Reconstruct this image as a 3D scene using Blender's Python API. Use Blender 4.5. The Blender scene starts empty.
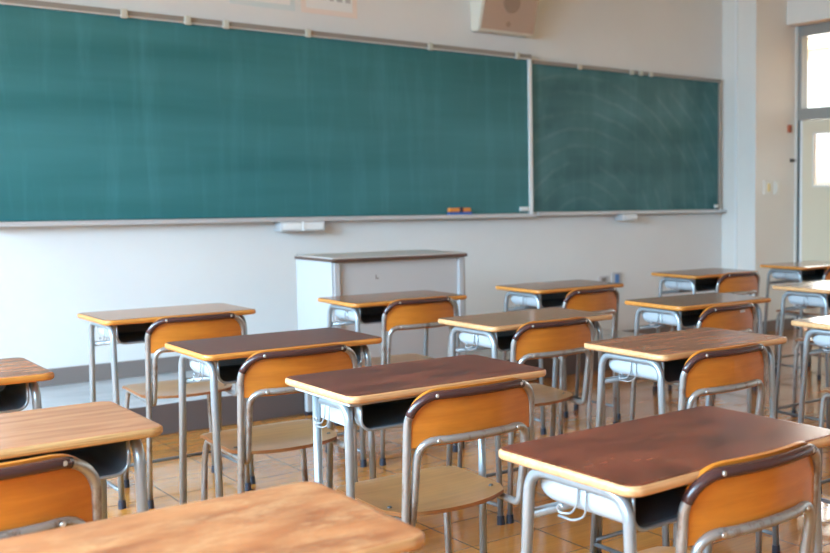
import bpy, bmesh, math, random
from mathutils import Vector, Matrix
random.seed(7)
SC = bpy.context.scene
COL = SC.collection

# ------------------------------------------------------------------ materials
def new_mat(name):
    m = bpy.data.materials.new(name); m.use_nodes = True
    nt = m.node_tree; b = nt.nodes['Principled BSDF']
    return m, nt, b
def N(nt, t, **kw):
    n = nt.nodes.new(t)
    for k, v in kw.items():
        if k in n.inputs.keys(): n.inputs[k].default_value = v
        else: setattr(n, k, v)
    return n
def col(c): return (c[0], c[1], c[2], 1.0)
def flat(name, c, rough=.5, metal=0., spec=.5, coat=0.):
    m, nt, b = new_mat(name)
    b.inputs['Base Color'].default_value = col(c); b.inputs['Roughness'].default_value = rough
    b.inputs['Metallic'].default_value = metal; b.inputs['Specular IOR Level'].default_value = spec
    b.inputs['Coat Weight'].default_value = coat
    return m
def coords(nt, scale=(1,1,1), rand=True, loc=(0,0,0)):
    tc = nt.nodes.new('ShaderNodeTexCoord'); mp = nt.nodes.new('ShaderNodeMapping')
    mp.inputs['Scale'].default_value = scale; mp.inputs['Location'].default_value = loc
    if rand:
        oi = nt.nodes.new('ShaderNodeObjectInfo')
        vm = N(nt, 'ShaderNodeVectorMath', operation='SCALE'); vm.inputs[0].default_value = (37, 11, 5)
        nt.links.new(oi.outputs['Random'], vm.inputs['Scale'])
        ad = N(nt, 'ShaderNodeVectorMath', operation='ADD')
        nt.links.new(tc.outputs['Object'], ad.inputs[0]); nt.links.new(vm.outputs[0], ad.inputs[1])
        nt.links.new(ad.outputs[0], mp.inputs['Vector'])
    else:
        nt.links.new(tc.outputs['Object'], mp.inputs['Vector'])
    return mp
def noise(nt, vec, scale, detail=4, rough=.55, dist=0.):
    n = nt.nodes.new('ShaderNodeTexNoise'); n.inputs['Scale'].default_value = scale
    n.inputs['Detail'].default_value = detail; n.inputs['Roughness'].default_value = rough
    n.inputs['Distortion'].default_value = dist
    nt.links.new(vec.outputs[0], n.inputs['Vector']); return n
def ramp(nt, src, stops):
    r = nt.nodes.new('ShaderNodeValToRGB'); e = r.color_ramp.elements
    while len(e) > 1: e.remove(e[-1])
    e[0].position = stops[0][0]; e[0].color = col(stops[0][1])
    for p, c in stops[1:]:
        k = e.new(p); k.color = col(c)
    nt.links.new(src, r.inputs['Fac']); return r
def mix(nt, f, a, b, mode='MIX'):
    m = nt.nodes.new('ShaderNodeMix'); m.data_type = 'RGBA'; m.blend_type = mode
    if isinstance(f, (int, float)): m.inputs[0].default_value = f
    else: nt.links.new(f, m.inputs[0])
    for s, i in ((a, 6), (b, 7)):
        if isinstance(s, tuple): m.inputs[i].default_value = col(s)
        else: nt.links.new(s, m.inputs[i])
    return m.outputs[2]
def g3(v): return (v, v, v)

def laminate(name, base, dark, worn, amount=.5, rough=.24, gscale=(1.2, 9, 9)):
    """school desk top: worn printed wood with long grain and rubbed patches"""
    m, nt, b = new_mat(name)
    v1 = coords(nt, gscale); n1 = noise(nt, v1, 3.2, 4, .55, .1)
    r1 = ramp(nt, n1.outputs['Fac'], [(.33, dark), (.62, base)])
    v2 = coords(nt, (3.5, 8, 8)); n2 = noise(nt, v2, 1.8, 8, .68, .5)
    r2 = ramp(nt, n2.outputs['Fac'], [(.60 - .22*amount, g3(0)), (.80 - .12*amount, g3(1))])
    v3 = coords(nt, (1, 1.6, 1)); n3 = noise(nt, v3, 45, 3, .6)
    r3 = ramp(nt, n3.outputs['Fac'], [(.42, g3(.25)), (.6, g3(.9))])
    mask = mix(nt, 1., r2.outputs[0], r3.outputs[0], 'MULTIPLY')
    c = mix(nt, mask, r1.outputs[0], worn)
    # fine scratches
    v4 = coords(nt, (1, 14, 1)); n4 = noise(nt, v4, 14, 2, .5, 1.5)
    r4 = ramp(nt, n4.outputs['Fac'], [(.66, g3(0)), (.672, g3(.5)), (.684, g3(0))])
    nt.links.new(c, b.inputs['Base Color'])
    b.inputs['Roughness'].default_value = rough; b.inputs['Specular IOR Level'].default_value = .36
    return m
def wood(name, a, bcol, scale=(3, 60, 60), rough=.35, coat=.0, sc=2.):
    m, nt, b = new_mat(name)
    v = coords(nt, scale); n = noise(nt, v, sc, 5, .6, .4)
    r = ramp(nt, n.outputs['Fac'], [(.32, bcol), (.66, a)])
    v2 = coords(nt, (6, 6, 6)); n2 = noise(nt, v2, 1.2, 3)
    r2 = ramp(nt, n2.outputs['Fac'], [(.3, g3(.86)), (.7, g3(1.06))])
    c = mix(nt, 1., r.outputs[0], r2.outputs[0], 'MULTIPLY')
    nt.links.new(c, b.inputs['Base Color']); b.inputs['Roughness'].default_value = rough
    b.inputs['Coat Weight'].default_value = coat; b.inputs['Coat Roughness'].default_value = .15
    return m
def metal_paint(name, c, rust, rough=.34, amt=.64, metal=.35):
    m, nt, b = new_mat(name)
    v = coords(nt, (1, 1, .5)); n = noise(nt, v, 22, 6, .7)
    r = ramp(nt, n.outputs['Fac'], [(amt, g3(0)), (amt + .1, g3(.8))])
    cc = mix(nt, r.outputs[0], c, rust)
    nt.links.new(cc, b.inputs['Base Color']); b.inputs['Roughness'].default_value = rough
    b.inputs['Metallic'].default_value = metal
    return m

M = {}
M['lam_red']   = laminate('laminate_dark_red', (.150,.032,.016), (.070,.016,.010), (.34,.095,.04), .42, .27, (1.3, 5, 5))
M['lam_red3']  = laminate('laminate_swirled_red', (.160,.034,.017), (.060,.014,.009), (.27,.072,.030), .45, .27, (2.2, 4.5, 4.5))
M['lam_red2']  = laminate('laminate_brown_red', (.150,.046,.030), (.10,.030,.020), (.25,.10,.06), .12, .26)
M['lam_brown'] = laminate('laminate_brown', (.27,.125,.055), (.15,.065,.028), (.32,.17,.09), .3, .16)
M['lam_tan']   = laminate('laminate_tan', (.40,.195,.095), (.28,.13,.06), (.46,.26,.15), .3, .13)
M['lam_orange']= laminate('laminate_orange', (.44,.185,.085), (.33,.125,.055), (.50,.24,.12), .2)
M['lam_worn']  = laminate('laminate_worn_orange', (.46,.17,.06), (.27,.080,.028), (.58,.31,.14), .85, .34, (2.2, 4.5, 4.5))
M['lam_rust']  = laminate('laminate_rust', (.36,.135,.060), (.17,.060,.03), (.46,.23,.12), .6)
M['lam_grey']  = laminate('laminate_greyish', (.40,.30,.22), (.28,.20,.14), (.46,.36,.27), .4, .2)
M['edge_pale'] = wood('edge_pale', (.66,.38,.18), (.48,.235,.09), (3, 40, 90), .4)
M['edge_orange'] = wood('edge_orange', (.64,.27,.055), (.44,.15,.022), (3, 40, 90), .38)
M['edge_raw']  = wood('edge_raw', (.66,.40,.16), (.36,.18,.06), (4, 60, 190), .6)
M['ply']       = wood('seat_plywood', (.43,.190,.058), (.33,.140,.045), (2, 26, 2), .30, .2)
M['ply_edge']  = wood('ply_edge', (.42,.20,.075), (.25,.10,.035), (3, 3, 120), .5)
M['back_ply']  = wood('backrest_plywood', (.56,.185,.020), (.45,.135,.013), (3, 3, 26), .30, .3)
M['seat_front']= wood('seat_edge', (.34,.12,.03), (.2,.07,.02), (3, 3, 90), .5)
M['frame']     = metal_paint('desk_frame_paint', (.33,.37,.39), (.24,.22,.20), .30, .66, .55)
M['frame_bar'] = flat('low_bar_shaded', (.17,.175,.18), .4, .4)  # frame metal darkened for the low bars, under-desk shadow put into the colour
M['chair_metal'] = metal_paint('chair_frame_metal', (.36,.36,.35), (.20,.14,.10), .30, .53, .6)
M['panel']     = flat('box_panel_paint', (.36,.375,.385), .45)
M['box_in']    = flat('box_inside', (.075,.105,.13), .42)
M['sleeve']    = flat('brown_sleeve', (.055,.022,.022), .26, spec=.6)
M['rubber']    = flat('rubber', (.018,.018,.028), .55)
M['screw']     = flat('screw_steel', (.62,.60,.55), .3, .7)
M['wire']      = flat('hook_wire', (.36,.38,.39), .35, .5)
M['alu']       = flat('tray_metal', (.66,.68,.70), .42, .5)
M['rail']      = flat('board_rail', (.30,.28,.26), .5, .3)
M['white_strip'] = flat('white_strip', (.80,.81,.80), .5)
M['magnet']    = flat('ivory_clip', (.55,.54,.46), .5)
M['plastic_white'] = flat('white_plastic', (.80,.79,.74), .5)
M['plastic_yellow'] = flat('yellow_rocker', (.75,.60,.25), .5)
M['outlet']    = flat('outlet_plate', (.50,.50,.50), .5)
M['outlet_blue'] = flat('outlet_blue', (.10,.22,.45), .5)
M['er_blue']   = flat('eraser_blue', (.06,.13,.40), .9)
M['er_orange'] = flat('eraser_orange', (.80,.28,.06), .9)
M['er_band']   = flat('eraser_band', (.05,.04,.05), .8)
M['speaker']   = flat('speaker_cloth', (.50,.36,.27), .9)
M['speaker_side'] = flat('speaker_side', (.72,.68,.58), .6)
M['speaker_hole'] = flat('speaker_dark', (.36,.25,.18), .9)
M['paper']     = flat('paper', (.80,.79,.76), .8)
M['poster_blue'] = flat('poster_border_blue', (.62,.70,.70), .8)
M['poster_pink'] = flat('poster_border_pink', (.80,.68,.60), .8)
M['ink']       = flat('poster_ink', (.50,.46,.45), .8)
M['podium']    = flat('podium_paint', (.50,.49,.48), .45, .1)
M['podium_side'] = flat('podium_side_paint', (.47,.48,.49), .45, .1)
M['podium_top'] = flat('podium_top_grey', (.50,.47,.44), .3)
M['dark_edge'] = flat('podium_edge_brown', (.09,.045,.03), .4)
M['scuff']     = flat('scuff_dark', (.20,.17,.15), .7)
M['riser']     = flat('riser_brown', (.10,.075,.07), .5)
M['base']      = flat('baseboard_brown', (.20,.165,.15), .5)
M['door']      = flat('door_cream', (.72,.64,.48), .5)
M['door_dark'] = flat('door_gap_teal', (.02,.06,.075), .5)  # dark gap between jamb and door, its shade put into this strip's colour
M['frame_grey']= flat('door_frame_grey', (.36,.37,.36), .4, .5)
M['frame_white'] = flat('door_jamb_white', (.70,.70,.66), .5)
M['sash']      = flat('window_aluminium', (.55,.56,.56), .4, .6)
M['red_tag']   = flat('red_latch', (.48,.14,.07), .6)
M['metal_dark']= flat('door_bolt', (.12,.11,.10), .5, .5)
M['ceiling']   = flat('ceiling_wood', (.90,.72,.40), .8)
M['ceil_white'] = flat('corridor_ceiling', (.75,.72,.62), .8)
M['lamp_tube'] = flat('lamp_tube', (.85,.83,.75), .5)
m, nt, b = new_mat('lamp_glow'); b.inputs['Emission Color'].default_value = (1,.93,.78,1); b.inputs['Emission Strength'].default_value = 3.; M['lamp_glow'] = m

# plaster wall
def wall_mat(name, c):
    m, nt, b = new_mat(name)
    v = coords(nt, (1,1,1), rand=False); n = noise(nt, v, 1.3, 5, .6)
    r = ramp(nt, n.outputs['Fac'], [(.3, tuple(x*.95 for x in c)), (.7, c)])
    nt.links.new(r.outputs[0], b.inputs['Base Color']); b.inputs['Roughness'].default_value = .7
    n2 = noise(nt, v, 30, 4); bp = N(nt, 'ShaderNodeBump', Strength=.12, Distance=.004)
    nt.links.new(n2.outputs['Fac'], bp.inputs['Height']); nt.links.new(bp.outputs[0], b.inputs['Normal'])
    return m
M['wall'] = wall_mat('wall_plaster', (.745,.75,.735))
M['pillar'] = wall_mat('pillar_plaster', (.80,.78,.73))

# concrete platform top
m, nt, b = new_mat('platform_top')
v = coords(nt, (1, 2.5, 1), rand=False); n = noise(nt, v, 2.5, 6, .65)
r = ramp(nt, n.outputs['Fac'], [(.3, (.30,.31,.32)), (.7, (.50,.51,.52))])
nt.links.new(r.outputs[0], b.inputs['Base Color']); b.inputs['Roughness'].default_value = .4; M['platform'] = m

# parquet floor: square blocks, fine strips inside
m, nt, b = new_mat('parquet_floor')
v = coords(nt, (1,1,1), rand=False, loc=(-1.438 % .29, -.03, 0))
def brick(w, h, off, mort, c1, c2, cm):
    bk = nt.nodes.new('ShaderNodeTexBrick'); bk.offset = off; bk.squash = 1
    bk.inputs['Scale'].default_value = 1; bk.inputs['Brick Width'].default_value = w; bk.inputs['Row Height'].default_value = h
    bk.inputs['Mortar Size'].default_value = mort; bk.inputs['Mortar Smooth'].default_value = .1; bk.inputs['Bias'].default_value = 0
    bk.inputs['Color1'].default_value = col(c1); bk.inputs['Color2'].default_value = col(c2); bk.inputs['Mortar'].default_value = col(cm)
    nt.links.new(v.outputs[0], bk.inputs['Vector']); return bk
sq = brick(.29, .29, 0, .0028, (.52,.205,.034), (.42,.155,.024), (.10,.05,.02))
st = brick(.29, .0725, 0, .0012, (1.10,1.08,1.05), (.90,.88,.86), (.74,.72,.70))
c = mix(nt, 1., sq.outputs['Color'], st.outputs['Color'], 'MULTIPLY')
vv = coords(nt, (3, 30, 1), rand=False); ng = noise(nt, vv, 2., 5, .6)
rg = ramp(nt, ng.outputs['Fac'], [(.3, g3(.82)), (.7, g3(1.12))])
c = mix(nt, 1., c, rg.outputs[0], 'MULTIPLY')
nt.links.new(c, b.inputs['Base Color'])
v2 = coords(nt, (1,1,1), rand=False); nr = noise(nt, v2, 4, 4); rr = ramp(nt, nr.outputs['Fac'], [(.3, g3(.10)), (.7, g3(.26))])
nt.links.new(rr.outputs[0], b.inputs['Roughness'])
b.inputs['Coat Weight'].default_value = .4; b.inputs['Coat Roughness'].default_value = .08
nb = noise(nt, v2, 7, 3); bp = N(nt, 'ShaderNodeBump', Strength=.25, Distance=.004)
nt.links.new(nb.outputs['Fac'], bp.inputs['Height'])
bp2 = N(nt, 'ShaderNodeBump', Strength=.5, Distance=.001, invert=True); nt.links.new(sq.outputs['Fac'], bp2.inputs['Height'])
nt.links.new(bp.outputs[0], bp2.inputs['Normal']); nt.links.new(bp2.outputs[0], b.inputs['Normal'])
M['floor'] = m

# chalkboards
def board_mat(name, base, dust, arcs=False):
    m, nt, b = new_mat(name)
    v = coords(nt, (.35, 1, 3.2), rand=False); n = noise(nt, v, 1.3, 4, .5, .15)
    r = ramp(nt, n.outputs['Fac'], [(.34, g3(.05)), (.70, g3(.34))])
    c = mix(nt, r.outputs[0], base, dust)
    v2 = coords(nt, (9, 1, .8), rand=False, loc=(3, 0, 1)); n2 = noise(nt, v2, 1.0, 5, .65, .2)
    r2 = ramp(nt, n2.outputs['Fac'], [(.5, g3(0)), (.8, g3(.30))])
    c = mix(nt, r2.outputs[0], c, dust)
    if arcs:
        v3 = coords(nt, (1, 1, 1), rand=False, loc=(.55, 0, .25))
        w = nt.nodes.new('ShaderNodeTexWave'); w.wave_type = 'RINGS'; w.rings_direction = 'Y'
        w.inputs['Scale'].default_value = 2.2; w.inputs['Distortion'].default_value = 2.5; w.inputs['Detail'].default_value = 4
        nt.links.new(v3.outputs[0], w.inputs['Vector'])
        r3 = ramp(nt, w.outputs['Fac'], [(.80, g3(0)), (1., g3(.07))])
        nz = noise(nt, v3, 2.4, 4); rz = ramp(nt, nz.outputs['Fac'], [(.42, g3(0)), (.62, g3(1))])
        mk = mix(nt, 1., r3.outputs[0], rz.outputs[0], 'MULTIPLY')
        c = mix(nt, mk, c, (.55,.68,.68))
        r4 = ramp(nt, nz.outputs['Fac'], [(.45, g3(0)), (.70, g3(.36))]); c = mix(nt, r4.outputs[0], c, dust)
    nt.links.new(c, b.inputs['Base Color']); b.inputs['Roughness'].default_value = .42
    return m
M['board_main'] = board_mat('chalkboard_green', (.008,.122,.130), (.10,.34,.38))
M['board_side'] = board_mat('chalkboard_green_side', (.004,.082,.086), (.10,.27,.29), True)

m = bpy.data.materials.new('window_glass'); m.use_nodes = True; nt = m.node_tree; nt.nodes.clear()
o = nt.nodes.new('ShaderNodeOutputMaterial'); tr = nt.nodes.new('ShaderNodeBsdfTransparent'); gl = nt.nodes.new('ShaderNodeBsdfGlossy')
gl.inputs['Roughness'].default_value = .02; tr.inputs['Color'].default_value = (.95,.97,.96,1)
mx = nt.nodes.new('ShaderNodeMixShader'); mx.inputs[0].default_value = .06
nt.links.new(tr.outputs[0], mx.inputs[1]); nt.links.new(gl.outputs[0], mx.inputs[2]); nt.links.new(mx.outputs[0], o.inputs['Surface'])
M['glass'] = m

# ------------------------------------------------------------------ mesh helpers
def bm_box(bm, lo, hi, bev=0., seg=2, mi=0):
    vs = [bm.verts.new((x, y, z)) for z in (lo[2], hi[2]) for x, y in ((lo[0], lo[1]), (hi[0], lo[1]), (hi[0], hi[1]), (lo[0], hi[1]))]
    fs = [bm.faces.new([vs[i] for i in f]) for f in ((3,2,1,0), (4,5,6,7), (0,1,5,4), (1,2,6,5), (2,3,7,6), (3,0,4,7))]
    for f in fs: f.material_index = mi
    if bev > 0:
        es = list({e for f in fs for e in f.edges})
        r = bmesh.ops.bevel(bm, geom=es, offset=bev, segments=seg, affect='EDGES', profile=.5)
        for f in r['faces']: f.material_index = mi
def round_path(pts, rad, n=7):
    """polyline with rounded corners"""
    pts = [Vector(p) for p in pts]; out = [pts[0]]
    if not isinstance(rad, (list, tuple)): rad = [rad]*len(pts)
    for i in range(1, len(pts)-1):
        p, a, c = pts[i], pts[i-1], pts[i+1]
        u = (a-p).normalized(); w = (c-p).normalized()
        d = min(rad[i], (a-p).length*.49, (c-p).length*.49)
        for k in range(n+1):
            t = k/n
            out.append((p+u*d)*(1-t)**2 + p*2*t*(1-t)*1.0 + (p+w*d)*t**2)
    out.append(pts[-1]); return out
def bm_tube(bm, path, r, seg=12, cap=True, mi=0):
    path = [Vector(p) for p in path]
    q = [path[0]]
    for p in path[1:]:
        if (p-q[-1]).length > 1e-5: q.append(p)
    path = q; n = len(path); rings = []
    t0 = (path[1]-path[0]).normalized()
    ref = Vector((0, 0, 1)) if abs(t0.z) < .9 else Vector((1, 0, 0))
    nrm = t0.cross(ref).normalized()
    for i in range(n):
        t = (path[min(i+1, n-1)] - path[max(i-1, 0)]).normalized()
        nrm = (nrm - t*nrm.dot(t)).normalized(); bi = t.cross(nrm)
        rings.append([bm.verts.new(path[i] + (nrm*math.cos(a) + bi*math.sin(a))*r) for a in [2*math.pi*k/seg for k in range(seg)]])
    for i in range(n-1):
        for k in range(seg):
            f = bm.faces.new((rings[i][k], rings[i][(k+1) % seg], rings[i+1][(k+1) % seg], rings[i+1][k])); f.material_index = mi; f.smooth = True
    if cap:
        for rg, rev in ((rings[0], True), (rings[-1], False)):
            f = bm.faces.new(rg[::-1] if rev else rg); f.material_index = mi
def bm_cyl(bm, p, axis, r, h, seg=16, r2=None, mi=0):
    axis = Vector(axis).normalized(); p = Vector(p); r2 = r if r2 is None else r2
    ref = Vector((0,0,1)) if abs(axis.z) < .9 else Vector((1,0,0))
    u = axis.cross(ref).normalized(); w = axis.cross(u)
    A = [bm.verts.new(p + (u*math.cos(a)+w*math.sin(a))*r) for a in [2*math.pi*k/seg for k in range(seg)]]
    B = [bm.verts.new(p + axis*h + (u*math.cos(a)+w*math.sin(a))*r2) for a in [2*math.pi*k/seg for k in range(seg)]]
    for k in range(seg):
        f = bm.faces.new((A[k], A[(k+1) % seg], B[(k+1) % seg], B[k])); f.smooth = True; f.material_index = mi
    bm.faces.new(A[::-1]).material_index = mi; bm.faces.new(B).material_index = mi
def build(name, bm, mats, parent=None, loc=(0,0,0)):
    bmesh.ops.recalc_face_normals(bm, faces=bm.faces)
    me = bpy.data.meshes.new(name); bm.to_mesh(me); bm.free()
    if not isinstance(mats, (list, tuple)): mats = [mats]
    for mm in mats: me.materials.append(mm)
    o = bpy.data.objects.new(name, me); COL.objects.link(o); o.location = loc
    if parent: o.parent = parent
    return o
def box_obj(name, lo, hi, mat, parent=None, bev=.0):
    bm = bmesh.new(); bm_box(bm, lo, hi, bev); return build(name, bm, mat, parent)
def tag(o, label=None, cat=None, group=None, kind=None):
    for k, v in (('label', label), ('category', cat), ('group', group), ('kind', kind)):
        if v: o[k] = v
    return o
def empty(name, loc, rz=0.):
    o = bpy.data.objects.new(name, None); COL.objects.link(o); o.location = loc; o.rotation_euler = (0, 0, rz)
    o.empty_display_size = .1; return o
def shade_auto(o, ang=35):
    for p in o.data.polygons: p.use_smooth = True
    o.data.set_sharp_from_angle(angle=math.radians(ang))
    return o

# ------------------------------------------------------------------ the room
WY = 6.896          # front (blackboard) wall
LX = -1.75          # window wall
BY = -3.2           # back wall
SX = 7.66           # corridor side wall
CZ = 3.25           # ceiling
def struct(name, o=None): o.name = name; o['kind'] = 'structure'; return o
struct('floor', box_obj('floor', (LX-.2, BY-.2, -.12), (11.2, WY+.15, 0), M['floor']))
struct('wall_front', box_obj('wall_front', (LX-.2, WY, 0), (SX+.15, WY+.15, CZ), M['wall']))
struct('wall_back', box_obj('wall_back', (LX-.2, BY-.15, 0), (SX+.15, BY, CZ), M['wall']))
struct('ceiling', box_obj('ceiling', (LX-.2, BY-.15, CZ), (SX+.15, WY+.15, CZ+.12), M['ceiling']))
# pillar in the right corner with its bright conduit strip
struct('trim_1', box_obj('trim_1', (7.095, 6.47, 0), (SX+.0, WY, CZ), M['pillar'], bev=.006))
struct('trim_2', box_obj('trim_2', (7.078, 6.690, 0), (7.095, 6.718, CZ), M['white_strip'], bev=.004))
# platform under the board, front riser brown
bm = bmesh.new(); bm_box(bm, (LX, 5.882, 0), (5.50, WY, .169), .004, 2)
bm.faces.ensure_lookup_table()
o = build('trim_3', bm, [M['platform'], M['riser']])
for p in o.data.polygons:
    if p.center.z < .166 : p.material_index = 1
struct('trim_3', o)
# baseboards
struct('baseboard_front', box_obj('baseboard_front', (LX, WY-.018, .169), (2.9, WY, .269), M['base'], bev=.003))
struct('baseboard_right', box_obj('baseboard_right', (5.5, WY-.018, 0), (7.095, WY, .10), M['base'], bev=.003))
bm = bmesh.new(); bm_box(bm, (7.077, 6.452, 0), (SX-.02, 6.47, .105), .003); bm_box(bm, (7.077, 6.47, 0), (7.095, WY-.018, .105), .003)
struct('baseboard_pillar', build('baseboard_pillar', bm, M['base']))

# window wall on the left: openings with sashes and panes
win = [(-2.6, -.4), (-.1, 2.1), (2.4, 4.6), (4.8, 6.5)]
Z0, Z1 = .85, 2.75
bm = bmesh.new()
bm_box(bm, (LX-.15, BY, 0), (LX, WY, Z0)); bm_box(bm, (LX-.15, BY, Z1), (LX, WY, CZ))
ys = [BY] + [v for w in win for v in w] + [WY]
for i in range(0, len(ys), 2): bm_box(bm, (LX-.15, ys[i], Z0), (LX, ys[i+1], Z1))
struct('wall_left', build('wall_left', bm, M['wall']))
for k, (a, c) in enumerate(win):
    bm = bmesh.new(); t = .045
    for lo, hi in (((a, Z0), (c, Z0+t)), ((a, Z1-t), (c, Z1)), ((a, Z0+t), (a+t, Z1-t)), ((c-t, Z0+t), (c, Z1-t)), (((a+c)/2-t/2, Z0+t), ((a+c)/2+t/2, Z1-t))):
        bm_box(bm, (LX-.10, lo[0], lo[1]), (LX-.05, hi[0], hi[1]))
    w = struct('window_%d' % (k+1), build('window', bm, M['sash']))
    box_obj('pane', (LX-.08, a+t, Z0+t), (LX-.074, c-t, Z1-t), M['glass'], w)

# corridor side wall: sliding door bay with transoms, then a window bay further back
D0, D1_ = 6.445, 4.62          # door bay from the pillar towards the viewer
bm = bmesh.new()
bm_box(bm, (SX, D0+.0, 0), (SX+.14, 6.47+.45, CZ))            # behind pillar
bm_box(bm, (SX-.15, D1_, 2.835), (SX+.14, 6.47, CZ), .006)     # lintel beam
bm_box(bm, (SX, BY, 0), (SX+.14, 4.5, 1.0)); bm_box(bm, (SX, BY, 2.6), (SX+.14, 4.5, CZ))
bm_box(bm, (SX, 4.5, 0), (SX+.14, D1_, CZ)); bm_box(bm, (SX, BY, 1.0), (SX+.14, -2.6, 2.6))
bm_box(bm, (SX, -.3, 1.0), (SX+.14, .3, 2.6))
bm_box(bm, (SX, 2.3, 1.0), (SX+.14, 2.6, 2.6))
struct('wall_right', build('wall_right', bm, M['pillar']))
for k, (a, c) in enumerate(((-2.6, -.3), (.3, 2.3), (2.6, 4.5))):
    bm = bmesh.new(); t = .045
    for lo, hi in (((a, 1.), (c, 1.+t)), ((a, 2.6-t), (c, 2.6)), ((a, 1.), (a+t, 2.6)), ((c-t, 1.), (c, 2.6)), (((a+c)/2-t/2, 1.), ((a+c)/2+t/2, 2.6))):
        bm_box(bm, (SX+.04, lo[0], lo[1]), (SX+.09, hi[0], hi[1]))
    w = struct('window_%d' % (k+5), build('window', bm, M['sash']))
    box_obj('pane', (SX+.06, a+t, 1.+t), (SX+.066, c-t, 2.6-t), M['glass'], w)
# frame of door bay
bm = bmesh.new()
bm_box(bm, (SX-.02, 6.445, 0), (SX+.06, 6.47, 2.835), .003)              # white jamb
struct('trim_4', build('trim_4', bm, M['frame_white']))
bm = bmesh.new()
bm_box(bm, (SX-.005, 6.405, 1.98), (SX+.08, 6.445, 2.835), .003)          # transom stile
bm_box(bm, (SX-.005, D1_, 2.735), (SX+.08, 6.405, 2.835), .003)
bm_box(bm, (SX-.012, D1_, 1.965), (SX+.08, 6.445, 2.075), .003)          # head rail above the doors
bm_box(bm, (SX-.005, 5.50, 2.075), (SX+.08, 5.55, 2.735), .003)
bm_box(bm, (SX-.005, D1_, 0), (SX+.08, D1_+.04, 2.835), .003)
f = struct('window_8', build('window', bm, M['frame_grey']))
box_obj('pane', (SX+.03, D1_+.04, 2.07), (SX+.036, 6.405, 2.74), M['glass'], f)
def leaf(name, y0, y1, x0):
    zt = 1.962; wa, wb, z0, z1 = y0+.26, y1-.155, 1.345, 1.845
    bm = bmesh.new()
    bm_box(bm, (x0, y0, .01), (x0+.035, y1-.03, z0)); bm_box(bm, (x0, y0, z1), (x0+.035, y1-.03, zt))
    bm_box(bm, (x0, y0, z0), (x0+.035, wa, z1)); bm_box(bm, (x0, wb, z0), (x0+.035, y1-.03, z1))
    d = struct(name, build('door', bm, M['door']))
    bm = bmesh.new(); bm_box(bm, (x0-.004, y1-.03, .01), (x0+.039, y1, zt), .004); build('edge_strip', bm, M['white_strip'], d)
    bm = bmesh.new(); t = .012
    for lo, hi in (((wa, z0), (wb, z0+t)), ((wa, z1-t), (wb, z1)), ((wa, z0), (wa+t, z1)), ((wb-t, z0), (wb, z1))):
        bm_box(bm, (x0-.004, lo[0], lo[1]), (x0+.039, hi[0], hi[1]))
    build('window_bead', bm, M['plastic_white'], d)
    box_obj('pane', (x0+.015, wa, z0), (x0+.02, wb, z1), M['glass'], d)
    box_obj('handle', (x0-.006, y0+.05, .95), (x0+.002, y0+.08, 1.12), M['metal_dark'], d, .002)
    return d
leaf('door_1', 5.52, 6.425, SX+.005)
leaf('door_2', D1_+.04, 5.56, SX+.045)
struct('trim_5', box_obj('trim_5', (SX-.002, 6.427, 0), (SX+.06, 6.444, 1.963), M['door_dark']))

# corridor beyond
CX = 10.2
bm = bmesh.new(); bm_box(bm, (CX, BY, 0), (CX+.15, 9.5, .9)); bm_box(bm, (CX, BY, 2.92), (CX+.15, 9.5, 3.05))
for y in (-3.2, -1.0, 1.2, 3.4, 5.6, 9.3): bm_box(bm, (CX, y, .9), (CX+.15, y+.18, 2.92))
struct('wall_corridor', build('wall_corridor', bm, M['pillar']))
struct('ceiling_corridor', box_obj('ceiling_corridor', (SX+.14, BY, 3.05), (CX+.15, 9.5, 3.15), M['ceil_white']))
struct('floor_corridor', box_obj('floor_corridor', (SX+.14, WY+.15, -.12), (CX+.15, 9.5, 0), M['floor']))
struct('wall_end', box_obj('wall_end', (SX+.0, 9.5, 0), (CX+.15, 9.65, 3.15), M['pillar']))
l = empty('ceiling_light', (9.35, 7.3, 3.05))
tag(l, 'fluorescent ceiling light in the corridor, seen through the pane above the door', 'ceiling light')
bm = bmesh.new(); bm_box(bm, (-.09, -.62, -.05), (.09, .62, 0), .01); build('housing', bm, M['lamp_tube'], l)
bm = bmesh.new(); bm_cyl(bm, (0, -.58, -.08), (0, 1, 0), .018, 1.16); build('lamp_tube', bm, M['lamp_glow'], l)

# ------------------------------------------------------------------ on the front wall
b = empty('blackboard', (3.02, WY, 1.130))
tag(b, 'wide main green blackboard filling the left of the front wall', 'blackboard')
X0, X1, BZ = -1.80, 1.847, 1.203
o = box_obj('writing_panel', (X0, -.045, .0), (X1, -.012, BZ), M['board_main'], b)
box_obj('backing', (X0, -.012, .0), (X1, 0, BZ), M['rail'], b)
box_obj('top_rail', (X0-.02, -.062, BZ), (X1+.03, 0, BZ+.035), M['rail'], b, .003)
box_obj('rail_lip', (X0-.02, -.066, BZ-.006), (X1+.03, -.045, BZ+.004), M['alu'], b, .002)
box_obj('side_rail', (X1, -.06, -.03), (X1+.032, 0, BZ+.02), M['white_strip'], b, .004)
box_obj('side_rail', (X0-.03, -.06, -.03), (X0, 0, BZ+.02), M['white_strip'], b, .004)
bm = bmesh.new(); bm_box(bm, (X0-.03, -.10, -.030), (X1+.03, 0, -.016), .004); bm_box(bm, (X0-.03, -.10, -.016), (X1+.03, -.092, -.003), .003)
build('chalk_tray', bm, M['alu'], b)
b = empty('blackboard', (5.96, WY, 1.138))
tag(b, 'narrower chalk-smeared green blackboard next to the pillar', 'blackboard')
X0, X1, BZ = -1.040, 1.055, 1.165
box_obj('writing_panel', (X0, -.03, .0), (X1, -.01, BZ), M['board_side'], b)
box_obj('backing', (X0, -.010, .0), (X1, 0, BZ), M['rail'], b)
box_obj('top_rail', (X0, -.045, BZ), (X1+.03, 0, BZ+.03), M['rail'], b, .003)
box_obj('side_rail', (X1, -.040, -.02), (X1+.014, 0, BZ+.01), M['rail'], b, .004)
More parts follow.
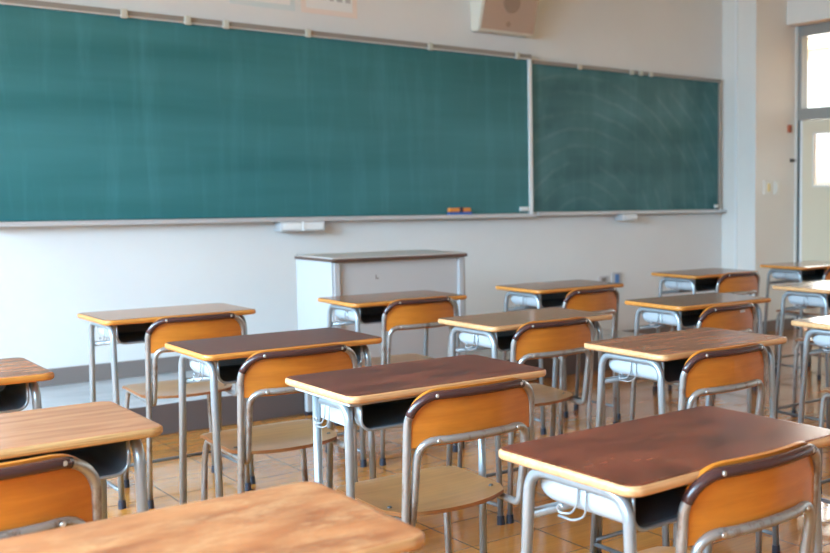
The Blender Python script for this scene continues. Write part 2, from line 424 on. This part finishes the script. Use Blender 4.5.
bm = bmesh.new(); bm_box(bm, (X0, -.09, -.028), (X1+.06, -.0, -.014), .004); bm_box(bm, (X0, -.09, -.014), (X1+.06, -.082, -.002), .003)
build('chalk_tray', bm, M['alu'], b)

def clip(x, z, y, w, h, label, group=None, mat='magnet'):
    bm = bmesh.new(); bm_box(bm, (-w/2, -.016, -h/2), (w/2, 0, h/2), .004, 2); bm_cyl(bm, (0, -.016, 0), (0, -1, 0), min(w, h)*.3, .006, 12)
    o = build('board_clip', bm, M[mat]); o.location = (x, y, z); tag(o, label, 'clip', group); return o
yr = WY-.066
for x, lb in ((1.96, 'ivory clip on the main blackboard rail, the leftmost one'),
              (2.32, 'ivory clip on the main blackboard rail, second from the left'),
              (2.55, 'ivory clip on the blackboard rail just left of the blue bordered sheet'),
              (3.085, 'ivory clip on the blackboard rail between the two sheets of paper'),
              (4.00, 'ivory clip on the blackboard rail left of the wall speaker'),
              (4.76, 'ivory clip on the rail below the wall speaker')):
    clip(x-.005, 2.345, yr, .038, .055, lb, 'ivory clips along the blackboard top rail')
yr = WY-.045
for x, lb in ((5.41, 'lone ivory clip on the right blackboard rail'), (5.97, 'left clip of the three close together on the right blackboard'),
              (6.075, 'middle clip of the three close together on the right blackboard'), (6.19, 'right clip of the three close together on the right blackboard')):
    clip(x-.03, 2.312, yr, .042, .04, lb, 'ivory clips along the blackboard top rail')
clip(4.815, 1.162, WY-.045, .085, .035, 'small white clip in lower right corner of main blackboard', mat='white_strip')
clip(6.985, 1.165, WY-.030, .05, .03, 'small white clip in lower right corner of right blackboard', mat='white_strip')
def drawer(x0, x1, z0, z1, label, split=True):
    e = empty('chalk_drawer', ((x0+x1)/2, WY, z1)); w = (x1-x0)/2; h = z1-z0
    tag(e, label, 'chalk drawer')
    box_obj('case', (-w, -.11, -h), (w, 0, 0), M['alu'], e, .004)
    if split:
        for s in (-1, 1):
            o = box_obj('front', (.01 if s > 0 else -w+.012, -.117, -h+.01), (w-.012 if s > 0 else -.01, -.1105, -.010), M['white_strip'], e, .003)
        box_obj('divider', (-.008, -.122, -h+.002), (.008, -.1105, -.002), M['white_strip'], e, .002)
    else:
        box_obj('front', (-w+.03, -.117, -h+.01), (w-.012, -.1105, -.010), M['white_strip'], e, .003)
drawer(2.842, 3.145, 1.035, 1.0995, 'white metal chalk drawer under the main blackboard tray')
drawer(5.785, 5.95, 1.056, 1.106, 'small chalk drawer under the right blackboard tray', False)
e = empty('blackboard_eraser', (4.222, WY-.058, 1.1145)); tag(e, 'blue and orange blackboard eraser lying on the chalk tray', 'eraser')
box_obj('felt', (-.100, -.022, 0), (.100, .010, .032), M['er_blue'], e, .005)
bm = bmesh.new(); bm_box(bm, (-.098, -.020, .032), (.092, .010, .062), .008, 3); build('back_block', bm, M['er_orange'], e)
bm = bmesh.new(); bm_box(bm, (-.008, -.024, .030), (.022, .011, .068), .004); build('hand_strap', bm, M['er_band'], e)

# wall speaker, its face tilted down towards the class
e = empty('wall_speaker', (4.63, WY, 2.50)); tag(e, 'beige loudspeaker box high on the wall above the blackboard', 'loudspeaker')
H = .42; yb, yt = -.11, -.24
bm = bmesh.new()
V = [bm.verts.new(p) for p in ((-.25, 0, 0), (.25, 0, 0), (.25, 0, H), (-.25, 0, H), (-.25, yb, 0), (.25, yb, 0), (.25, yt, H), (-.25, yt, H))]
for f in ((0,1,2,3), (7,6,5,4), (0,4,5,1), (3,2,6,7), (0,3,7,4), (1,5,6,2)): bm.faces.new([V[i] for i in f])
bmesh.ops.bevel(bm, geom=list(bm.edges), offset=.006, segments=2, affect='EDGES')
build('cabinet', bm, M['speaker_side'], e)
nrm = Vector((0, -H, (yb-yt)*-1)).normalized()
nrm = Vector((0, -H, -(yb-yt))).normalized()
def face_pt(x, t, off): return Vector((x, yb+(yt-yb)*t, H*t)) + nrm*off
bm = bmesh.new(); A = []
for off in (.0, .012):
    A += [bm.verts.new(face_pt(x, t, off)) for x, t in ((-.235, .04), (.235, .04), (.235, .96), (-.235, .96))]
for f in ((0,1,2,3), (4,5,6,7), (0,1,5,4), (1,2,6,5), (2,3,7,6), (3,0,4,7)): bm.faces.new([A[i] for i in f])
build('grille', bm, M['speaker'], e)
bm = bmesh.new(); bm_cyl(bm, face_pt(0, .52, .012), nrm, .075, .004, 32, .07); build('cone', bm, M['speaker_hole'], e)
bm = bmesh.new(); bm_cyl(bm, face_pt(-.005, .16, .012), nrm, .02, .006, 20); build('knob', bm, M['speaker_hole'], e)

# two sheets above the board
def poster(x0, x1, z0, z1, border, label, lines):
    e = empty('paper_sheet', ((x0+x1)/2, WY, z0)); tag(e, label, 'poster'); w = (x1-x0)/2; h = z1-z0
    box_obj('border', (-w, -.004, 0), (w, 0, h), M[border], e)
    box_obj('sheet', (-w+.035, -.006, .035), (w-.035, -.004, h-.035), M['paper'], e)
    for i, (a, c, zz) in enumerate(lines):
        x = a
        while x < c:
            ww = .02 + .02*random.random(); box_obj('character', (x, -.0072, zz+.006*random.random()), (x+ww, -.006, zz+.03), M['ink'], e); x += ww+.022
poster(2.60, 3.027, 2.492, 2.80, 'poster_blue', 'paper sheet with pale blue border above the blackboard', [(-.15, .15, .085)])
poster(3.068, 3.468, 2.492, 2.80, 'poster_pink', 'paper sheet with pale pink border above the blackboard', [(-.10, .12, .095)])

# outlets and switches
e = empty('wall_outlet', (5.80, WY, .545)); tag(e, 'grey wall outlet with blue socket behind the desks', 'outlet')
box_obj('plate', (-.055, -.012, -.065), (.055, 0, .065), M['outlet'], e, .003); box_obj('socket', (-.022, -.016, -.035), (.022, -.012, .05), M['outlet_blue'], e)
e = empty('wall_outlet', (5.655, WY, .555)); tag(e, 'plain grey wall outlet plate, left of the blue one', 'outlet')
box_obj('plate', (-.055, -.010, -.03), (.055, 0, .03), M['outlet'], e, .003); box_obj('socket', (-.025, -.013, -.016), (.025, -.010, .016), M['scuff'], e)
e = empty('light_switch', (7.245, 6.47, 1.338)); tag(e, 'white light switch plate with yellowed rocker, left one on the pillar', 'light switch')
box_obj('plate', (-.045, -.014, -.062), (.045, 0, .062), M['plastic_white'], e, .004); box_obj('rocker', (.0, -.020, -.035), (.032, -.014, .035), M['plastic_yellow'], e, .002)
e = empty('light_switch', (7.385, 6.47, 1.335)); tag(e, 'white light switch plate, right one on the pillar', 'light switch')
box_obj('plate', (-.04, -.014, -.062), (.04, 0, .062), M['plastic_white'], e, .004); box_obj('rocker', (-.02, -.022, -.04), (.02, -.014, .04), M['plastic_white'], e, .002)
e = empty('door_latch', (7.555, 6.47, 1.885)); tag(e, 'small red brown latch high on the pillar by the door', 'latch')
box_obj('body', (-.02, -.02, -.035), (.025, 0, .035), M['red_tag'], e, .004); box_obj('screw', (-.008, -.024, -.008), (.008, -.02, .008), M['metal_dark'], e)
e = empty('door_bolt', (7.60, 6.47, 1.592)); tag(e, 'small dark bolt on the pillar beside door', 'bolt')
box_obj('plate', (-.03, -.012, -.016), (.03, 0, .016), M['metal_dark'], e, .003); box_obj('pin', (.0, -.02, -.006), (.05, -.012, .006), M['metal_dark'], e, .002)

# ------------------------------------------------------------------ teacher's podium
px0, px1, py0, py1, HT = 2.560, 3.405, 5.44, 5.93, .93
e = empty('teacher_podium', ((px0+px1)/2, (py0+py1)/2, 0)); tag(e, 'grey steel teacher podium with dark edged top before the blackboard', 'podium')
w, d = (px1-px0)/2, (py1-py0)/2
box_obj('top', (-w, -d, HT-.006), (w, d, HT), M['podium_top'], e)
box_obj('top_edge', (-w-.004, -d-.004, HT-.024), (w+.004, d-.0, HT-.006), M['dark_edge'], e, .003)
for s in (-1, 1):
    box_obj('side_panel', (s*w-.012*(s > 0)-.0, -d+.02, .19), (s*w+.012*(s < 0), d-.01, HT-.024), M['podium_side'], e, .002)
box_obj('front_panel', (-w+.03, -d+.03, .19), (w-.035, -d+.04, HT-.024), M['podium'], e)
box_obj('panel_fold', (-w+.03, -d+.022, .605), (w-.035, -d+.03, .615), M['podium'], e, .002)
for s in (-1, 1):
    x0 = -w+.012 if s < 0 else w-.047
    box_obj('corner_post', (x0, -d+.012, .19), (x0+.035, -d+.04, HT-.024), M['podium_side'], e, .004)
for a in (-1, 1):
    for c in (-1, 1):
        lx, ly = a*(w-.024), (-d+.032 if a*0+c < 0 else d-.085)
        lg = box_obj('leg', (lx-.019, ly-.019, .0), (lx+.019, ly+.019, .19), M['podium_side'], e, .003)
        box_obj('foot', (lx-.022, ly-.022, 0), (lx+.022, ly+.022, .022), M['rubber'], lg, .003)
bm = bmesh.new()
bm_box(bm, (-w+.06, -d+.0285, .655), (-w+.16, -d+.03, .659)); bm_box(bm, (-w+.20, -d+.0285, .659), (-w+.26, -d+.03, .662))
bm_box(bm, (w-.30, -d+.0285, .662), (w-.14, -d+.03, .667)); bm_box(bm, (-w+.265, -d+.0285, .80), (-w+.272, -d+.03, .825)); bm_box(bm, (-w+.272, -d+.0285, .80), (-w+.285, -d+.03, .808))
build('scuff_marks', bm, M['scuff'], e)

# ------------------------------------------------------------------ desk
H = .776
def make_desk(old=False):
    root = empty('school_desk', (0, 0, 0))
    # desktop: rounded rectangle with rolled edge (0 = laminate, 1 = edge wood)
    def rr(hx, hy, r, z, n=8):
        out = []
        for cx, cy, a0 in ((hx-r, hy-r, 0), (-hx+r, hy-r, 90), (-hx+r, -hy+r, 180), (hx-r, -hy+r, 270)):
            for k in range(n+1):
                a = math.radians(a0 + 90*k/n); out.append((cx+r*math.cos(a), cy+r*math.sin(a), z))
        return out
    bm = bmesh.new(); prof = [(-.012, 0), (-.004, -.0012), (0, -.006), (0, -.016), (-.004, -.0205), (-.012, -.022)]
    rings = []
    for off, dz in prof:
        rings.append([bm.verts.new(p) for p in rr(.307+off, .207+off, .034+off, H+dz)])
    n = len(rings[0])
    f = bm.faces.new(rings[0]); f.material_index = 0
    for a in range(len(rings)-1):
        for k in range(n):
            f = bm.faces.new((rings[a][k], rings[a][(k+1) % n], rings[a+1][(k+1) % n], rings[a+1][k])); f.material_index = 0 if a == 0 else 1; f.smooth = a > 0
    f = bm.faces.new(rings[-1][::-1]); f.material_index = 1
    # narrow laminate border out to 5 mm from the edge
    top = build('desktop', bm, [M['lam_red'], M['edge_pale']], root)
    # two side frames: tube legs bent over under the top
    R = .0115
    LN, LF = (-.122, .088) if old else (-.1805, .1985)
    for s in (-1, 1):
        x = .265*s; bm = bmesh.new()
        if old:
            xn, xf = .270*s, .260*s
            bm_tube(bm, round_path([(xn, LN, .012), (xn, LN, H-.040), (xn, .03, H-.046)], .05, 8), R, 14); bm_tube(bm, [(xf, LF, .012), (xf, LF, H-.034)], R, 14)
        else: bm_tube(bm, round_path([(x, -.180, .012), (x, -.156, .62), (x, -.151, H-.036), (x, .140, H-.036), (x, .148, .62), (x, .198, .012)], [0, .02, .055, .055, .02, 0], 8), R, 14)
        fr = build('side_frame', bm, M['frame'], root)
        for sy in (-1, 1):
            bm = bmesh.new(); bm_cyl(bm, (x if not old else (.270*s if sy < 0 else .260*s), (LN if sy < 0 else LF), 0), (0, -sy*(0 if old else .05), 1), .0155, .034, 16, .0140); shade_auto(build('rubber_foot', bm, M['rubber'], fr))
        bm = bmesh.new(); bm_tube(bm, [(x, LN, .070), (x, LF, .070)], .0075, 10); build('foot_bar', bm, M['frame_bar'], fr)
        # coat hook wires hanging against the side of the book box
        bm = bmesh.new(); xw = (.2505 if not old else .2735)*s
        bm_tube(bm, round_path([(xw, .010, H-.024), (xw, .010, .690), (xw, .030, .668), (xw+.003*s, .062, .664), (xw+.005*s, .066, .676), (xw+.006*s, .054, .684), (xw+.005*s, .046, .676)], .010, 5), .0022, 8)
        bm_tube(bm, round_path([(xw, -.014, H-.024), (xw, -.014, .672), (xw+.003*s, .02, .657), (xw+.006*s, .06, .660)], .014, 5), .0022, 8)
        build('bag_hook', bm, M['wire'], root)
    bm = bmesh.new(); bm_tube(bm, [(-.265, LF-.016, .086), (.265, LF-.016, .086)], .0075, 10); build('cross_bar', bm, M['frame_bar'], root)
    if old:
        for s in (-1, 1):
            a, c = sorted((.249*s, .254*s)); box_obj('side_plate', (a, -.105, .672), (c, .100, H-.034), M['panel'], root, .002)
        box_obj('top_plate', (-.288, -.165, H-.034), (.288, .165, H-.022), M['panel'], root, .003)
    else:
        bm = bmesh.new(); bm_tube(bm, [(-.265, .150, .643), (.265, .150, .643)], .0105, 12); build('cross_bar', bm, M['frame'], root)
    # book box: open trough of sheet steel with rolled lower corners, open towards the sitter
    def prof_pts(hx, zt, zb, r, n=6):
        out = [(-hx, zt)]
        for cx, a0 in ((-hx+r, 180), (hx-r, 270)):
            for k in range(n+1):
                a = math.radians(a0 + 90*k/n); out.append((cx+r*math.cos(a), zb+r+r*math.sin(a)))
        out.append((hx, zt)); return out
    bm = bmesh.new()
    zt_ = H-.036 if old else H-.024
    O = prof_pts(.246, zt_, .670, .030); I = prof_pts(.2435, zt_, .6725, .028)
    y0, y1 = -.142, .128; k0 = len(O)
    # outer skin follows a soft belly front to back
    ysec = [(y0, 0), (y0+.02, 0), (y1-.05, 0), (y1-.02, .001), (y1-.006, .005), (y1, .012)]
    def ring(P, dz_by):
        rs = []
        for yy, dz in ysec: rs.append([bm.verts.new((px, yy, max(pz, (dz_by + dz)) if False else pz + dz*max(0, 1-(pz-.668)/.05))) for px, pz in P])
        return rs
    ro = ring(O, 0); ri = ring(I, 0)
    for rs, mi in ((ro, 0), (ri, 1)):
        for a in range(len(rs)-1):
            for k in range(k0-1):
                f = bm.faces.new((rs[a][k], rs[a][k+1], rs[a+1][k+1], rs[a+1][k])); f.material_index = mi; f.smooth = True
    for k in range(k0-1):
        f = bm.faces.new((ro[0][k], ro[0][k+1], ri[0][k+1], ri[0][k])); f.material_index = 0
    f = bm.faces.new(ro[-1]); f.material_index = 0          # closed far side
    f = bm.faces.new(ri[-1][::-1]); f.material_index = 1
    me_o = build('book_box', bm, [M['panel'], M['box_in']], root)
    # rolled rim round the opening
    bm = bmesh.new(); bm_tube(bm, [(px, y0, pz) for px, pz in O], .0042, 8); build('box_rim', bm, M['frame'], me_o)
    return root

# ------------------------------------------------------------------ chair
def make_chair():
    root = empty('school_chair', (0, 0, 0))
    R = .0104; SW = .1875; ZT = .772; YT = -.235
    def bow(x, half): return -.034*(1-(x/half)**2)          # backrest curve, middle further back
    # outer frame: rear legs and top of the backrest in one tube
    pts = [(-SW-.008, -.190, .012), (-SW, -.195, .40), (-SW, YT+.004, .68), (-SW+.0, YT, ZT-.012), (-SW+.012, YT-.001, ZT)]
    top = []
    for k in range(13):
        x = -SW+.070 + (2*SW-.140)*k/12; top.append((x, YT + bow(x, SW), ZT))
    left = [(-SW-.008, -.190, .012), (-SW, -.195, .40), (-SW, YT, ZT), (top[0][0], top[0][1], ZT)]
    lp = round_path(left[:2] + [(-SW, YT+.016, ZT-.072)], [0, .05, 0], 8)
    P0, PC, P1 = Vector((-SW, YT+.016, ZT-.072)), Vector((-SW, YT, ZT)), Vector(top[0])
    for k in range(1, 11):
        t = k/10; a = t*math.pi/2; w = math.sin(a); v = 1-math.cos(a)
        lp.append(Vector((P0.x+(P1.x-P0.x)*v, P0.y+(P1.y-P0.y)*(v*.6+w*.4), P0.z+(P1.z-P0.z)*w)))
    rp = [Vector((-p.x, p.y, p.z)) for p in reversed(lp)]
    path = lp[:-1] + [Vector(p) for p in top] + rp[1:]
    bm = bmesh.new(); bm_tube(bm, path, R, 14)
    bf = build('back_frame', bm, M['chair_metal'], root)
    # brown sleeve on the top part of that tube
    sp = [p for p in path if p.z > .712]
    bm = bmesh.new(); bm_tube(bm, sp[:-6], R+.0011, 14); build('sleeve', bm, M['sleeve'], bf)
    for s in (-1, 1):
        x = s*.126; yb = YT + bow(x, SW) - R
        bm = bmesh.new(); bm_cyl(bm, (x, yb+.002, ZT), (0, -1, 0), .0058, .0035, 14, .004); build('screw', bm, M['screw'], bf)
        bm = bmesh.new(); bm_cyl(bm, (s*(SW+.008), -.190, 0), (0, 0, 1), .0150, .034, 16, .0135); shade_auto(build('rubber_foot', bm, M['rubber'], bf))
    # inner frame: lower backrest rail, seat rails and front legs
    S2 = .165; ZR = .655
    mid = []
    for k in range(13):
        x = -S2+.05 + (2*S2-.10)*k/12; mid.append((x, YT+.008 + bow(x, SW), ZR))
    leftp = [(-S2-.022, .215, .012), (-S2-.008, .212, .36), (-S2, .205, .430), (-S2, .10, .430), (-S2, -.150, .424), (-S2, -.190, .424), (-S2, -.204, .50), (-S2, YT+.004, ZR), (mid[3][0], mid[3][1], ZR)]
    lp = round_path(leftp, [0, .03, .045, .03, .045, .035, .05, .05, 0], 6)
    rp = [Vector((-p.x, p.y, p.z)) for p in reversed(lp)]
    bm = bmesh.new(); bm_tube(bm, lp[:-1] + [Vector(p) for p in mid[1:-1]] + rp[1:], R, 14)
    sf = build('seat_frame', bm, M['chair_metal'], root)
    for s in (-1, 1):
        x = s*.120; yb = YT+.008 + bow(x, SW) - R
        bm = bmesh.new(); bm_cyl(bm, (x, yb+.002, ZR), (0, -1, 0), .0058, .0035, 14, .004); build('screw', bm, M['screw'], sf)
        bm = bmesh.new(); bm_cyl(bm, (s*(S2+.022), .215, 0), (0, 0, 1), .0150, .034, 16, .0135); shade_auto(build('rubber_foot', bm, M['rubber'], sf))
    bm = bmesh.new(); bm_tube(bm, [(-S2, .165, .425), (S2, .165, .425)], .008, 10); build('cross_bar', bm, M['chair_metal'], sf)
    # seat: bent plywood, convex rear edge
    bm = bmesh.new(); nx, ny = 16, 14; top_, bot = [], []
    def seat_pt(i, j):
        u = -1+2*i/nx; v = j/ny
        hw = .188 - .004*(1-v)
        yr = -.105 - .062*(1-abs(u)**2.2); yf = .236 - .012*abs(u)**6
        if abs(u) > .86:
            c = (abs(u)-.86)/.14; yr += .035*c*c; yf -= .02*c*c
        x = u*hw; y = yr + (yf-yr)*v
        z = .452 + .004*(v-.6) - .010*math.exp(-((v-.35)/.35)**2)*(1-abs(u)**3)
        if v > .9: z -= .006*((v-.9)/.1)**2
        return x, y, z
    for j in range(ny+1):
        top_.append([bm.verts.new(seat_pt(i, j)) for i in range(nx+1)])
        bot.append([bm.verts.new((lambda p: (p[0], p[1], p[2]-.011))(seat_pt(i, j))) for i in range(nx+1)])
    for j in range(ny):
        for i in range(nx):
            bm.faces.new((top_[j][i], top_[j][i+1], top_[j+1][i+1], top_[j+1][i])).material_index = 0
            bm.faces.new((bot[j][i], bot[j+1][i], bot[j+1][i+1], bot[j][i+1])).material_index = 1
    def side(a, c):
        for k in range(len(a)-1): bm.faces.new((a[k], a[k+1], c[k+1], c[k])).material_index = 1
    side(top_[0], bot[0]); side(top_[-1], bot[-1]); side([r[0] for r in top_], [r[0] for r in bot]); side([r[-1] for r in top_], [r[-1] for r in bot])
    seat = build('seat', bm, [M['ply'], M['seat_front']], root); shade_auto(seat, 40)
    for sx in (-1, 1):
        for yy in (-.06, .185):
            bm = bmesh.new(); bm_cyl(bm, (sx*.158, yy, .4465), (0, 0, 1), .0075, .005, 12, .005); build('screw', bm, M['metal_dark'], seat)
    # backrest: curved plywood held in front of both tubes
    bm = bmesh.new(); A, B = [], []
    nx = 24; hw = .186; rows = 10
    def hwz(t):    # rounded upper corners
        zt = .787; z = .640 + (zt-.640)*t
        r = .078; d = z-(zt-r)
        return z, hw - (r-math.sqrt(max(0, r*r-d*d)) if d > 0 else 0)
    ts = [0, .2, .32, .42, .5, .6, .70, .78, .85, .91, .95, .98, 1.]
    for t in ts:
        z, h = hwz(t); ra, rb = [], []
        for i in range(nx+1):
            x = -h + 2*h*i/nx; y = YT + .0105 + .010*(1-t)*.6 + bow(x, SW)
            ra.append(bm.verts.new((x, y, z))); rb.append(bm.verts.new((x, y+.0095, z+.0012)))
        A.append(ra); B.append(rb)
    for j in range(len(ts)-1):
        for i in range(nx):
            bm.faces.new((A[j][i], A[j][i+1], A[j+1][i+1], A[j+1][i])); bm.faces.new((B[j][i], B[j+1][i], B[j+1][i+1], B[j][i+1]))
    side(A[0], B[0]); side(A[-1], B[-1]); side([r[0] for r in A], [r[0] for r in B]); side([r[-1] for r in A], [r[-1] for r in B])
    for f in bm.faces: f.material_index = 0
    shade_auto(build('backrest', bm, [M['back_ply']], root), 40)
    return root

def children(o): return [c for c in bpy.data.objects if c.parent == o]
def copy_tree(o, parent=None):
    c = o.copy(); COL.objects.link(c); c.parent = parent
    for ch in children(o): copy_tree(ch, c)
    return c

desk0, chair0 = make_desk(), make_chair()
old_desk = make_desk(True)
used = {'d': False, 'c': False, 'o': False}
def put(proto, key, x, y, deg, label, cat, group):
    o = copy_tree(proto) if used[key] else proto
    used[key] = True
    o.location = (x, y, 0); o.rotation_euler = (0, 0, math.radians(deg))
    tag(o, label, cat, group); return o
def child(o, base): return next(c for c in children(o) if c.name.split('.')[0] == base)
DESKS = [  # x, y, rotation, laminate, edge, label
 (1.498, 4.787, .7,  'lam_tan',   'edge_orange', 'brown topped desk in the back row, farthest left before the riser'),
 (1.466, 3.574, -.3, 'lam_red2',  'edge_orange', 'dark brown desk with orange edge, directly left of the podium'),
 (1.480, 2.625, -.2, 'lam_red',   'edge_pale',   'dark reddish desk with ribbed pale edge in the centre foreground'),
 (1.451, 1.540, 1.2, 'lam_red3',  'edge_pale',   'large dark red worn desk nearest at lower right'),
 (2.528, 4.717, -.5, 'lam_brown', 'edge_orange', 'brown desk standing right in front of the grey podium'),
 (2.505, 3.552, .7,  'lam_tan',   'edge_pale',   'tan desk with smooth glossy top in the middle, right of the podium'),
 (3.536, 4.687, 1.,  'lam_brown', 'edge_orange', 'brown desk in the back row below the two wall outlets'),
 (2.496, 2.589, .2,  'lam_rust',  'edge_pale',   'rust brown worn desk behind the large dark red desk'),
 (3.521, 3.574, -1.2,'lam_brown', 'edge_orange', 'brown desk whose chair has a white sticker, left of the glaring white tops'),
 (4.808, 4.819, 1.5, 'lam_brown', 'edge_orange', 'brown desk in the back row nearest the pillar'),
 (5.874, 4.840, 0,   'lam_tan',   'edge_orange', 'farthest desk at the right, in front of the door'),
 (4.636, 3.630, 0,   'lam_grey',  'edge_pale',   'glaring pale topped desk at right edge, middle of three'),
 (3.480, 2.510, 0,   'lam_grey',  'edge_pale',   'glaring pale topped desk at right edge, nearest of three'),
 (.429,  2.595, .2,  'lam_orange','edge_raw',    'orange brown desk with rough worn edge at left edge of the view'),
 (.475,  1.561, -.3, 'lam_worn',  'edge_pale',   'blotchy light orange desk nearest the viewer at bottom left'),
 (.434,  3.541, 0,   'lam_rust',  'edge_orange', 'rust brown desk corner at left edge beyond the orange desk'),
]
for x, y, a, lam, ed, lb in DESKS:
    d = put(desk0, 'd', x, y, a, lb, 'desk', 'school desks in rows') if 'ribbed' not in lb else put(old_desk, 'o', x, y, a, lb, 'desk', 'school desks in rows')
    t = child(d, 'desktop')
    for i, k in ((0, lam), (1, ed)):
        t.material_slots[i].link = 'OBJECT'; t.material_slots[i].material = M[k]
CHAIRS = [  # x, y of the chair, rotation, label
 (1.522, 4.712, -2.0, 'orange chair at the back row desk farthest left'),
 (1.434, 3.512, -2.0, 'orange chair at dark brown desk with orange edge, left of podium'),
 (1.477, 2.565, -0.2, 'orange chair in the centre foreground with whole seat in view'),
 (1.468, 1.560, 0.3, 'orange chair at the large dark red desk, nearest at lower right'),
 (2.540, 4.690, -1.0, 'orange chair in front of the grey podium'),
 (2.480, 3.543, -1.9, 'orange chair at the tan glossy desk in the middle'),
 (3.450, 4.540, 3.2, 'orange chair at the back row desk below the wall outlets'),
 (2.438, 2.567, -0.8, 'orange chair at the rust brown desk behind the large red one'),
 (3.370, 3.470, 3.0, 'orange chair with a small white sticker on its backrest'),
 (4.840, 4.775, 0, 'orange chair at the back row desk nearest the pillar'),
 (5.840, 4.735, 0, 'orange chair at the farthest right desk before the door'),
 (4.780, 3.665, 0, 'orange chair mostly hidden, at the middle glaring pale desk'),
 (3.650, 2.570, 0, 'orange chair at right edge, at the nearest glaring pale desk'),
 (0.367, 2.461, .3, 'orange chair at left edge before the orange brown desk'),
 (0.340, 3.475, 0, 'orange chair cut by left edge, only its metal corner showing'),
]
for x, y, a, lb in CHAIRS:
    ar = math.radians(a)
    c = put(chair0, 'c', x, y, a, lb, 'chair', 'school chairs behind the desks')
    if 'sticker' in lb:
        br = child(c, 'backrest'); bm = bmesh.new(); bm_box(bm, (.048, -.2560, .745), (.082, -.2440, .757)); s_ = build('sticker', bm, M['paper'], br)

# ------------------------------------------------------------------ daylight
W = bpy.data.worlds.new('sky'); SC.world = W; W.use_nodes = True
wt = W.node_tree; bg = wt.nodes['Background']; bg.inputs['Strength'].default_value = 2.6
tc = wt.nodes.new('ShaderNodeTexCoord'); sx = wt.nodes.new('ShaderNodeSeparateXYZ'); wt.links.new(tc.outputs['Generated'], sx.inputs[0])
r = ramp(wt, sx.outputs['Z'], [(0., (.20,.15,.09)), (.04, (.92,.96,1.))]); wt.links.new(r.outputs[0], bg.inputs['Color'])
def area(name, loc, sx, sy, rot, power, c):
    L = bpy.data.lights.new(name, 'AREA'); L.shape = 'RECTANGLE'; L.size = sx; L.size_y = sy; L.energy = power; L.color = c
    o = bpy.data.objects.new(name, L); COL.objects.link(o); o.location = loc; o.rotation_euler = rot; return o
for k, (a, c) in enumerate(win):
    o = area('window_daylight', (LX-1.0, (a+c)/2, 2.9), 2.4, c-a-.05, (0, math.radians(-57), 0), (95, 225, 350, 140)[k]*(c-a), (.44,.71,1)); o.data.spread = math.radians(135)
L = bpy.data.lights.new('sun', 'SUN'); L.energy = 27; L.color = (1,.90,.62); L.angle = math.radians(.6)
o = bpy.data.objects.new('sun', L); COL.objects.link(o); o.location = (-6, 2, 8); o.rotation_euler = Vector((.50, .10, -.86)).to_track_quat('-Z', 'Y').to_euler()
for y0, y1 in ((5.9, 9.2),):
    area('corridor_daylight', (CX+.3, (y0+y1)/2, 1.9), 2., y1-y0, (0, math.radians(90), 0), 100*(y1-y0), (1,.97,.92))

# ------------------------------------------------------------------ camera
cam = bpy.data.cameras.new('camera'); co = bpy.data.objects.new('camera', cam); COL.objects.link(co)
cam.sensor_width = 36; cam.lens = 1050.34*36/830; cam.shift_x = -(674.107-415)/830; cam.shift_y = 0
yaw, pitch, roll = -.75450272, .07791477, -.00120669
R_ = Vector((math.cos(yaw), math.sin(yaw), 0)); Fh = Vector((-math.sin(yaw), math.cos(yaw), 0))
Fw = Fh*math.cos(pitch) - Vector((0,0,1))*math.sin(pitch); Up = Fh*math.sin(pitch) + Vector((0,0,1))*math.cos(pitch)
r2 = R_*math.cos(roll) + Up*math.sin(roll)*-1*-1; u2 = Up*math.cos(roll) - R_*math.sin(roll)
mat = Matrix((( r2.x, u2.x, -Fw.x, 0), (r2.y, u2.y, -Fw.y, 0), (r2.z, u2.z, -Fw.z, 1.275), (0,0,0,1)))
co.matrix_world = mat
cam.dof.use_dof = True; cam.dof.focus_distance = 2.8; cam.dof.aperture_fstop = 4.3
SC.camera = co
SC.view_settings.view_transform = 'Standard'; SC.view_settings.look = 'None'; SC.view_settings.gamma = 1; SC.view_settings.use_curve_mapping = False
SC.view_settings.exposure = 0.35
SC.cycles.max_bounces = 10; SC.cycles.diffuse_bounces = 6; SC.cycles.sample_clamp_indirect = 6
SC.cycles.caustics_reflective = False
